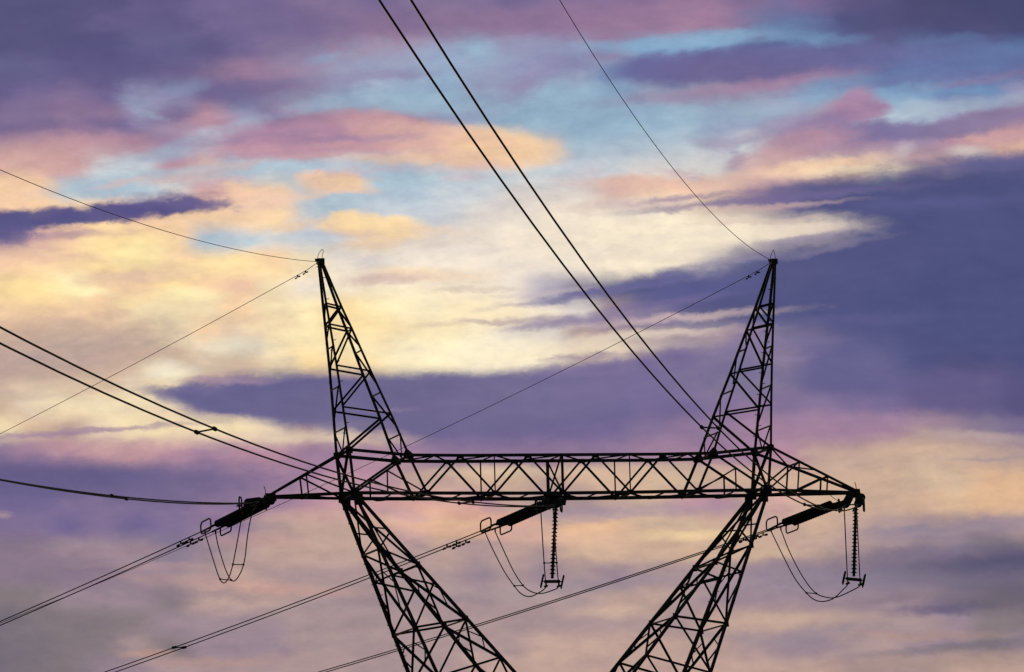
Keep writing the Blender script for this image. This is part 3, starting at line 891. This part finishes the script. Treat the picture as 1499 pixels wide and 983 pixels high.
# --- arms that reach out to the tips
for sx in (-1, 1):
    tip = TIP[sx]
    arm = empty("crossarm_end", (8.0 * sx, 0, 24.0), pylon)

    def ap(f, t, top):
        a = pt(OT if top else OB, sx, f)
        b = tip + Vector((0, .09 * f, .06 if top else 0))
        return a.lerp(b, t)
    for f in (-1, 1):
        bar(arm, "top_chord", [ap(f, 0, 1), ap(f, 1, 1)], .095, -f)
        bar(arm, "bottom_chord", [ap(f, 0, 0), ap(f, 1, 0)], .11, -f)
    for t in ((.54,) if sx < 0 else (.33, .66)):
        for f in (-1, 1):
            bar(arm, "arm_post", [ap(f, t, 1), ap(f, t, 0)], .058, -f)
        for top in (0, 1):
            bar(arm, "arm_strut", [ap(-1, t, top), ap(1, t, top)], .075, ref=(0, 0, 1))
    if sx < 0:
        for f in (-1, 1):
            bar(arm, "arm_diagonal", [ap(f, .54, 1), pt(OB, sx, f)], .06, -f)
        bar(arm, "arm_brace", [ap(-1, .54, 0), pt(OB, sx, 1)], .06, ref=(0, 0, 1))
        bar(arm, "arm_brace", [pt(OT, sx, -1), ap(1, .54, 1)], .045, ref=(0, 0, 1))
    else:
        for f in (-1, 1):
            bar(arm, "arm_diagonal", [ap(f, .33, 1), pt(OB, sx, f)], .065, -f)
            bar(arm, "arm_diagonal", [ap(f, .66, 1), ap(f, .33, 0)], .07, -f)
        bar(arm, "arm_brace", [pt(OT, sx, -1), ap(1, .33, 1)], .045, ref=(0, 0, 1))
        bar(arm, "arm_brace", [ap(1, .33, 1), ap(-1, .5, 1)], .055, ref=(0, 0, 1))
        bar(arm, "arm_brace", [ap(-1, .33, 0), pt(OB, sx, 1)], .06, ref=(0, 0, 1))
        bar(arm, "arm_brace", [ap(1, .66, 0), ap(-1, .33, 0)], .06, ref=(0, 0, 1))
    gusset(arm, tip + Vector((-.05 * sx, 0, .0)), [(-.22, -.14), (.22, -.14), (.18, .14), (-.18, .14)], .16)
    bm = bmesh.new()
    sp = tip + Vector((.02 if sx > 0 else -.12, 0, .1))
    tube(bm, [sp, sp + Vector((-.02, 0, .2)), sp + Vector((-.06, 0, .30))], .014, 5)
    link("bird_spike", bm, FITTING, arm)

# --- splayed legs of the upper frame
KO = [(7.742, D, 24.035), (6.957, 1.372, 22.0), (6.524, 1.516, 21.0), (5.806, 1.793, 19.1), (5.08, 2.05, 17.3), (4.03, 2.43, 14.73)]
KI = [(7.742, D, 24.035), (5.546, 1.461, 21.387), (5.038, 1.564, 20.67), (3.894, 1.75, 19.39), (2.72, 1.955, 17.97), (0.0, 2.43, 14.73)]
for sx in (-1, 1):
    leg = empty("leg_frame", (4.0 * sx, 0, 15.0), pylon)
    o = lambda i, f: pt(KO[i], sx, f)
    q = lambda i, f: pt(KI[i], sx, f)
    for f in (-1, 1):
        bar(leg, "corner_leg", [o(0, f), o(5, f)], 0.13, -f, pins=1 if f > 0 else None)
        bar(leg, "corner_leg", [q(0, f), q(5, f)], 0.13, -f)
        bar(leg, "face_strut", [o(1, f), q(1, f)], .07, -f)
        bar(leg, "face_strut", [q(1, f), o(2, f)], .07, -f)
        bar(leg, "face_strut", [o(2, f), q(2, f)], .07, -f)
        bar(leg, "face_diagonal", [q(2, f), o(3, f)], .075, -f)
        bar(leg, "face_strut", [o(3, f), q(3, f)], .08, -f)
        bar(leg, "face_diagonal", [q(3, f), o(4, f)], .08, -f)
        bar(leg, "face_strut", [q(4, f), o(4, f)], .08, -f)
        bar(leg, "face_diagonal", [q(4, f), lerp(o(4, f), o(5, f), .8)], .075, -f)
        ua, va = lerp(q(0, f), q(1, f), .55), lerp(o(0, f), o(1, f), .62)
        bar(leg, "face_diagonal", [o(1, f), ua], .06, -f)
        bar(leg, "face_strut", [va, lerp(q(0, f), q(1, f), .5)], .055, -f)
        for n in (o(1, f), q(1, f), o(3, f), q(3, f)):
            gusset(leg, n - Y * .03 * f, [(-.07, -.12), (.09, -.12), (.07, .12), (-.09, .12)])
        gusset(leg, o(0, f) + Vector((-.16 * sx, -.035 * f, -.22)), [(-.15, -.22), (.15, -.22), (.15, .22), (-.15, .22)])
    for fn in (o, q):
        for a, b, w in ((0, 1, .06), (1, 3, .08), (3, 4, .08), (4, 5, .08)):
            bar(leg, "side_brace", [fn(a, -1), fn(b, 1)], w, ref=(1, 0, 0))
            bar(leg, "side_brace", [fn(a, 1), fn(b, -1)], w, ref=(1, 0, 0))
            # secondary ties from the crossing to the corner legs
            ma, mb = (fn(a, -1) + fn(a, 1)) / 2, (fn(b, -1) + fn(b, 1)) / 2
            if a in (1, 3):
                wa, wb = fn(a, 1).y, fn(b, 1).y
                k = wa / (wa + wb)
                for f in (-1, 1):
                    e = lerp(fn(a, f), fn(b, f), k)
                    m1 = lerp(fn(a, f), fn(b, -f), .27)
                    m2 = lerp(fn(b, f), fn(a, -f), .27)
                    bar(leg, "tie", [e, m1], .045, ref=(1, 0, 0))
                    bar(leg, "tie", [e, m2], .045, ref=(1, 0, 0))
        bar(leg, "side_strut", [fn(1, -1), fn(1, 1)], .08, ref=(0, 0, 1))
        bar(leg, "side_strut", [fn(3, -1), fn(3, 1)], .06, ref=(0, 0, 1))

# --- lower body down to the ground
body = empty("tower_body", (0, 0, 0), pylon)
foot = (5.1, 4.6, .3)
waist = KO[5]
lv = [0, .3, .62, 1]
for sx in (-1, 1):
    for f in (-1, 1):
        bar(body, "corner_leg", [pt(waist, sx, f), pt(foot, sx, f)], .24, -f)
        bm = bmesh.new()
        box(bm, pt(foot, sx, f) - Z * .25, X * .5, Y * .5, Z * .4)
        link("footing", bm, CONCRETE, body)
for a, b in zip(lv, lv[1:]):
    for f in (-1, 1):
        for sx in (-1, 1):
            bar(body, "body_diagonal", [lerp(pt(waist, sx, f), pt(foot, sx, f), a), lerp(pt(waist, -sx, f), pt(foot, -sx, f), b)], .1)
            bar(body, "body_diagonal", [lerp(pt(waist, f, sx), pt(foot, f, sx), a), lerp(pt(waist, f, -sx), pt(foot, f, -sx), b)], .1, ref=(1, 0, 0))
        bar(body, "body_strut", [lerp(pt(waist, -1, f), pt(foot, -1, f), a), lerp(pt(waist, 1, f), pt(foot, 1, f), a)], .1)
        bar(body, "body_strut", [lerp(pt(waist, f, -1), pt(foot, f, -1), a), lerp(pt(waist, f, 1), pt(foot, f, 1), a)], .1, ref=(1, 0, 0))

# ---------------------------------------------------------------- lines
# the line turns at this pylon: one span leaves towards -110 deg, the other towards +110 deg
HN = Vector((math.cos(R(-110)), math.sin(R(-110)), 0))
HF = Vector((math.cos(R(110)), math.sin(R(110)), 0))
NN = Vector((-HN.y, HN.x, 0))        # to the right seen from the ground in front
NF = Vector((HF.y, -HF.x, 0))
ATT = {'L': TIP[-1].copy(), 'M': Vector((.05, 0, 23.95)), 'R': TIP[1].copy()}
PLACE = {'L': "left crossarm tip", 'M': "middle of the crossarm", 'R': "right crossarm tip"}
# sag curves z = a + b s + c s^2 + e exp(-s / 14), s metres from the pylon
SAG = {'nLa': (23.7459, -0.086546, 0.000297, 0.0614), 'fLa': (23.7925, -0.152368, 0.00045, 0.0), 'nLb': (23.5977, -0.086528, 0.000308, 0.265), 'fLb': (23.7938, -0.151196, 0.00045, 0.0), 'nMb': (23.6588, -0.09297, 0.000364, -0.0639), 'fMa': (23.7278, -0.134714, 0.00045, 0.0), 'nMa': (23.6627, -0.093969, 0.000366, -0.0632), 'fMb': (23.7829, -0.136628, 0.00045, 0.0), 'nRa': (22.7647, -0.069688, 0.000443, 0.8553), 'fRa': (23.7058, -0.116413, 0.00045, 0.0), 'nRb': (22.6767, -0.07031, 0.000463, 0.9719), 'fRb': (23.792, -0.117957, 0.00045, 0.0), 'eNL': (32.471, -0.10545, 0.000413, 0.0883), 'eNR': (32.3734, -0.07432, 0.000629, 0.2324), 'eFL': (32.5442, -0.174989, 0.000521, 0.0), 'eFR': (32.5474, -0.186129, 0.000591, 0.0)}


def sag(k, s):
    a, b, c, e = SAG[k]
    return a + b * s + c * s * s + e * math.exp(-s / 14)


CLAMP = {('n', 'L'): 4.6, ('n', 'M'): 3.7, ('n', 'R'): 3.7, ('f', 'L'): 4.15, ('f', 'M'): 4.5, ('f', 'R'): 5.1}
START = {('n', 'L'): 1.0, ('n', 'M'): .55, ('n', 'R'): .55, ('f', 'L'): .5, ('f', 'M'): .75, ('f', 'R'): 1.3}


def wire_point(span, ph, side, s):
    h, n = (HN, NN) if span == 'n' else (HF, NF)
    b = ATT[ph] + h * s + n * (.225 * side)
    return Vector((b.x, b.y, sag(span + ph + ('a' if side < 0 else 'b'), s)))


def steps(s0, s1):
    res, s = [s0], s0
    while s < s1:
        s += max(.8, min(6.0, s * .06))
        res.append(min(s, s1))
    return res


def damper(parent, p, d, size=1.0):
    """Stockbridge damper clipped under a wire at p, running along d"""
    bm = bmesh.new()
    d = d.normalized()
    c = p - Z * .10 * size
    box(bm, p - Z * .05 * size, d * .025, d.cross(Z).normalized() * .02, Z * .07 * size)
    tube(bm, [c - d * .24 * size, c + d * .24 * size], .012, 5)
    for k in (-1, 1):
        tube(bm, [c + d * k * .12 * size - Z * .015, c + d * k * .26 * size - Z * .02], .042 * size, 8)
    return link("vibration_damper", bm, FITTING, parent)


def spacer(parent, p, q):
    bm = bmesh.new()
    tube(bm, [p, q], .022, 6)
    d = (q - p).normalized()
    w = Z.cross(d).normalized()
    for c in (p, q):
        tube(bm, [c - w * .13, c + w * .13], .055, 8)
    return link("spacer", bm, FITTING, parent)


WIRE_LABEL = {
    ('n', 'L', -1): "upper black wire of the lowest pair running left from the left crossarm tip",
    ('n', 'L', 1): "lower black wire of the lowest pair running left from the left crossarm tip",
    ('n', 'M', -1): "lower wire of the thick pair passing behind the left peak towards the left edge",
    ('n', 'M', 1): "upper wire of the thick pair passing behind the left peak towards the left edge",
    ('n', 'R', -1): "left wire of the thick steep pair rising to the top edge of the picture",
    ('n', 'R', 1): "right wire of the thick steep pair rising to the top edge of the picture",
    ('f', 'L', -1): "upper wire of the slanting pair leading down left from the left crossarm tip",
    ('f', 'L', 1): "lower wire of the slanting pair leading down left from the left crossarm tip",
    ('f', 'M', -1): "upper wire of the slanting pair crossing the left leg below the crossarm",
    ('f', 'M', 1): "lower wire of the slanting pair crossing the left leg below the crossarm",
    ('f', 'R', -1): "upper wire of the slanting pair crossing between the two lower legs",
    ('f', 'R', 1): "lower wire of the slanting pair crossing between the two lower legs",
}
SPACERS = {('n', 'L'): (32.3, 78.0), ('n', 'M'): (28.5, 82.5), ('n', 'R'): (25.0, 65.5), ('f', 'L'): (27.0, 80.0), ('f', 'M'): (27.1, 80.0), ('f', 'R'): (45.0, 90.0)}
DAMPERS = {('f', 'L'): (5.3, 5.9), ('f', 'M'): (6.45, 7.1), ('f', 'R'): (6.2, 6.9), ('n', 'L'): (5.3, 6.0), ('n', 'M'): (5.0, 5.7), ('n', 'R'): (5.0, 5.7)}
for span in 'nf':
    for ph in 'LMR':
        pair = []
        for side in (-1, 1):
            s0 = CLAMP[span, ph] - .1
            ss = steps(s0, 215.0 if span == 'n' else 320.0)
            pts = [wire_point(span, ph, side, s) for s in ss]
            bm = bmesh.new()
            base = pts[0].copy()
            tube(bm, [p - base for p in pts], 0.024 if span == 'n' else 0.02, 8)
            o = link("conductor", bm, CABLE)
            o.location = base
            tag(o, WIRE_LABEL[span, ph, side], "power line", "twin conductors strung from the pylon")
            for s in DAMPERS[span, ph]:
                p, p2 = wire_point(span, ph, side, s), wire_point(span, ph, side, s + .1)
                if span == 'f' and side > 0:
                    p, p2 = wire_point(span, ph, side, s + .05), wire_point(span, ph, side, s + .15)
                damper(o, p, p2 - p, 1.0 if span == 'f' else .8)
            pair.append(o)
        for s in SPACERS[span, ph]:
            spacer(pair[0], wire_point(span, ph, -1, s), wire_point(span, ph, 1, s))

# earth wires on the peaks
for key, sx, h, s1, lab in (
        ('eNL', -1, HN, 215.0, "thin wire running up left from the left peak to the left edge"),
        ('eNR', 1, HN, 215.0, "thin wire climbing steeply from the right peak to the top edge"),
        ('eFL', -1, HF, 320.0, "thin wire slanting down left from the left peak with two dampers"),
        ('eFR', 1, HF, 320.0, "thin wire slanting down left from the right peak behind the crossarm")):
    a = Vector((APEX[0] * sx, 0, 0))
    f_ = lambda s: Vector((a.x + h.x * s, h.y * s, sag(key, s)))
    pts = [f_(s) for s in steps(.15, s1)]
    pts[0].z = APEX[2] + .02
    bm = bmesh.new()
    base = pts[0].copy()
    tube(bm, [p - base for p in pts], 0.011, 6)
    o = tag(link("earth_wire", bm, EARTH), lab, "wire", "earth wires strung from the peaks")
    o.location = base
    if key[1] == 'F':
        for s in (1.05, 1.6):
            damper(o, f_(s), f_(s + .1) - f_(s), .62)
for sx, lab in ((-1, "small thin wire hoop arching over the top of the left peak"), (1, "small thin wire hoop arching over the top of the right peak")):
    c = Vector((APEX[0] * sx, 0, APEX[2] + .08))
    bm = bmesh.new()
    lean = .07 if sx < 0 else 0.0
    wide = 1.0 if sx < 0 else .5
    tube(bm, catmull([c + Vector((-.13, -.1 * wide, 0)) - c, Vector((-.10, -.08 * wide, .16)), Vector((-.03 + lean * .5, -.04, .32)), Vector((.01 + lean, 0, .38)), Vector((.05 + lean, .04, .31)), Vector((.08, .06 * wide, .15)), Vector((.09, .08 * wide, 0))], 5), .011, 5)
    o = tag(link("bonding_loop", bm, EARTH), lab, "wire loop", "wire hoops over the peaks")
    o.location = c

# ---------------------------------------------------------------- insulators
def sheds(bm, p, a, length, r, pitch, core):
    n = int(length / pitch)
    prof = [(0, core)]
    for i in range(n):
        s = (i + .5) * pitch
        prof += [(s - pitch * .32, core), (s - pitch * .18, core * 1.25), (s + pitch * .06, r), (s + pitch * .14, r * .97), (s + pitch * .16, core)]
    prof.append((length, core))
    lathe(bm, p, a, prof, 14)


def ring(parent, c, u, v, w, h, r=.02):
    bm = bmesh.new()
    tube(bm, [c + u * a + v * b for a, b in rounded(w, h, min(w, h) * .33)], r, 6, closed=True)
    return link("arcing_ring", bm, FITTING, parent)


STRING_LABEL = {
    ('f', 'L'): "long black twin insulator slanting down left from the left crossarm tip",
    ('f', 'M'): "long black twin insulator slanting down left under the middle of the crossarm",
    ('f', 'R'): "long black twin insulator slanting down left near the right crossarm tip",
    ('n', 'L'): "short twin insulator lying above the long slanting one at the left crossarm tip",
    ('n', 'M'): "end-on twin insulator crowded under the middle of the crossarm",
    ('n', 'R'): "end-on pair of insulator discs under the right crossarm tip",
}
for span in 'nf':
    for ph in 'LMR':
        h, n = (HN, NN) if span == 'n' else (HF, NF)
        sc, s0 = CLAMP[span, ph], START[span, ph]
        t0 = ATT[ph] - Z * .12
        zc = (wire_point(span, ph, -1, sc).z + wire_point(span, ph, 1, sc).z) / 2
        root = tag(empty("tension_insulator", ATT[ph]), STRING_LABEL[span, ph], "insulator", "twin tension insulators on the crossarm")

        def at(s, side=0.0, dz=0.0):
            b = ATT[ph] + h * s + n * side
            return Vector((b.x, b.y, t0.z + (zc - t0.z) * s / sc + dz))
        ax = (at(1) - at(0)).normalized()
        end = sc - .75
        sep_ = .225
        bm = bmesh.new()                                     # link and yoke at the crossarm
        tube(bm, [at(.05), at(s0 - .22)], .035, 6)
        plate(bm, at(s0 - .14), n, ax, [(-sep_ - .07, .1), (sep_ + .07, .1), (.07, -.14), (-.07, -.14)], .03)
        link("yoke_plate", bm, FITTING, root)
        for side in (-1, 1):
            bm = bmesh.new()
            p = at(s0 - .05, sep_ * side)
            L = end - s0 + .05
            sheds(bm, p, ax, L, 0.138 if span == 'f' else .155, .146, .05)
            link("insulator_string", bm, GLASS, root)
        bm = bmesh.new()                                     # yoke at the wire end
        plate(bm, at(end + .07), n, ax, [(-sep_ - .08, -.09), (sep_ + .08, -.09), (sep_ + .08, .09), (-sep_ - .08, .09)], .035)
        link("yoke_plate", bm, FITTING, root)
        for side in (-1, 1):
            bm = bmesh.new()
            e = wire_point(span, ph, side, sc)
            tube(bm, [at(end + .1, sep_ * side), e + (e - at(end + .1, sep_ * side)).normalized() * .25], .036, 8)
            tube(bm, [e, e - Z * .14], .03, 6)
            link("wire_clamp", bm, FITTING, root)
        if span == 'f':
            ring(root, at(sc - .06, -sep_, .12), ax, Z, .72, .44, 0.03)
            ring(root, at(sc - .72, sep_, -.14), ax, Z, .78, .34, 0.03)
        else:
            for side in (-1, 1):
                ring(root, at(end + .1, .45 * side, -.02), h, Z, .6, .46, 0.03)
                bm = bmesh.new()
                tube(bm, [at(end + .08, sep_ * side), at(end + .1, .45 * side, -.02)], .018, 6)
                link("ring_bracket", bm, FITTING, root)

# hanging strings that hold the jumpers away from the steel
YOKE = {}
for ph, top, bot, lab in (
        ('M', (.0, 0, 23.78), (-.235, 0, 20.90), "ribbed insulator hanging upright under the middle of the crossarm"),
        ('R', (11.40, 0, 23.9), (11.2, 0, 20.86), "ribbed insulator hanging upright from the right crossarm tip")):
    top, bot = Vector(top), Vector(bot)
    root = tag(empty("hanging_insulator", top), lab, "insulator", "upright insulators holding the jumper loops")
    a = (bot - top).normalized()
    bm = bmesh.new()
    first = .12 if ph == 'M' else .45
    tube(bm, [top, top + a * first], .04, 6)
    link("suspension_link", bm, FITTING, root)
    bm = bmesh.new()
    sheds(bm, top + a * first, a, (bot - top).length - first - .05, .115, .137, .055)
    link("insulator_string", bm, GLASS, root)
    yk = bot - Z * .06
    tilt = Vector((1, 0, -.10)).normalized() if ph == 'R' else Vector((1, 0, 0))
    bm = bmesh.new()
    box(bm, yk, tilt * .29, Y * .05, Z * .055)
    link("yoke_plate", bm, FITTING, root)
    for side in (-1, 1):
        c = yk + tilt * .38 * side + Z * (-.02 if side > 0 else .02)
        bm = bmesh.new()
        tube(bm, [c + Vector((.225, .974, 0)) * p_ + (Z + X * .26).normalized() * q_ for p_, q_ in rounded(.42, .46, .16)], .036, 6, closed=True)
        tube(bm, [yk + tilt * .27 * side, c], .02, 6)
        link("arcing_ring", bm, FITTING, root)
        bm = bmesh.new()
        e = yk + tilt * .24 * side - Z * .17
        tube(bm, [e + Z * .15, e], .03, 6)
        tube(bm, [e - Y * .16, e + Y * .16], .045, 8)
        link("wire_clamp", bm, FITTING, root)
        YOKE[ph, side] = e - Z * .02

# ---------------------------------------------------------------- jumper loops
JUMP = {('L', -1): [(-12.28, 2.72, 22.12), (-12.25, 1.65, 21.25), (-12.24, 0.82, 20.98), (-12.22, 0, 21.12), (-12.2, -0.69, 21.52), (-12.18, -1.62, 22.37), (-12.18, -2.3, 22.97)], ('L', 1): [(-11.87, 3.47, 22.45), (-11.84, 2.29, 21.49), (-11.82, 1.19, 21.07), (-11.8, 0.01, 21.25), (-11.78, -0.76, 21.68), (-11.77, -1.4, 22.54), (-11.76, -2.2, 23.2)], ('M', -1): [(-1.53, 3.63, 22.29), (-1.31, 2.88, 21.44), (-1.12, 2.23, 20.87), (-0.98, 1.75, 20.54), (-0.82, 1.19, 20.39), (-0.64, 0.56, 20.46)], ('M', 1): [(-1.11, 3.79, 22.33), (-0.92, 3.1, 21.49), (-0.74, 2.43, 20.9), (-0.57, 1.84, 20.62), (-0.4, 1.2, 20.5), (-0.22, 0.55, 20.52)], ('R', -1): [(9.65, 4.21, 22.21), (9.91, 3.39, 21.15), (10.13, 2.65, 20.53), (10.29, 2.14, 20.23), (10.46, 1.6, 20.12), (10.67, 0.94, 20.18), (10.87, 0.35, 20.45)], ('R', 1): [(10.05, 4.44, 22.22), (10.28, 3.68, 21.26), (10.52, 2.89, 20.57), (10.74, 2.16, 20.32), (10.93, 1.52, 20.26), (11.18, 0.7, 20.38)]}
JL = {('L', -1): "left wire of the jumper loop hanging free below the left crossarm tip",
      ('L', 1): "right wire of the jumper loop hanging free below the left crossarm tip",
      ('M', -1): "left wire of the jumper loop hanging under the middle of the crossarm",
      ('M', 1): "right wire of the jumper loop hanging under the middle of the crossarm",
      ('R', -1): "left wire of the jumper loop hanging below the right crossarm tip",
      ('R', 1): "right wire of the jumper loop hanging below the right crossarm tip"}
for ph in 'LMR':
    paths = {}
    for side in (-1, 1):
        far = wire_point('f', ph, side, CLAMP['f', ph]) - Z * .12
        near = wire_point('n', ph, side, CLAMP['n', ph]) - Z * .12
        pts = [far] + [Vector(p) for p in JUMP[ph, side]]
        if ph in 'MR':
            yk = YOKE[ph, side]
            pts.append(yk)
            for k in (.12, .38, .66, .88):
                w = k ** 1.6
                p = yk.lerp(near, 1 - (1 - k) ** 1.7 if False else k)
                pl = Vector((yk.x + (near.x - yk.x) * k ** .75, yk.y + (near.y - yk.y) * k ** .75, yk.z + (near.z - yk.z) * k))
                pts.append(pl)
        pts.append(near)
        path = catmull(pts, 7)
        paths[side] = path
        bm = bmesh.new()
        base = path[0].copy()
        tube(bm, [p - base for p in path], 0.021, 8)
        o = tag(link("jumper_cable", bm, CABLE), JL[ph, side], "cable", "jumper cables looping between the insulators")
        o.location = base
        if side < 0:
            first = o
    for zz, half_ in {'L': [((21.15, 21.15), 0), ((21.55, 21.55), 1)], 'M': [((20.86, 20.88), 0), ((21.42, 21.42), 1)], 'R': [((20.53, 20.53), 0)]}[ph]:
        ends = []
        for side in (-1, 1):
            seg = paths[side]
            lo = min(range(len(seg)), key=lambda i: seg[i].z)
            rng = range(0, lo + 1) if half_ == 0 else range(lo, len(seg))
            zt_ = zz[0] if side < 0 else zz[1]
            ends.append(seg[min(rng, key=lambda i: abs(seg[i].z - zt_))])
        bm = bmesh.new()
        tube(bm, ends, .018, 6)
        for c in ends:
            box(bm, c, X * .03, Y * .03, Z * .035)
        sp_ = link("spacer", bm, FITTING, first)

# loose bonding lead under the right arm
lead = bmesh.new()
lb = Vector((10.33, -.2, 23.93))
tube(lead, catmull([Vector((0, 0, 0)), Vector((.12, 0, -.12)), Vector((.30, 0, -.24)), Vector((.42, 0, -.32)), Vector((.45, 0, -.50))], 4), .012, 5)
ld = tag(link("bonding_lead", lead, EARTH), "short kinked wire dangling beneath the right end of the crossarm", "wire")
ld.location = lb
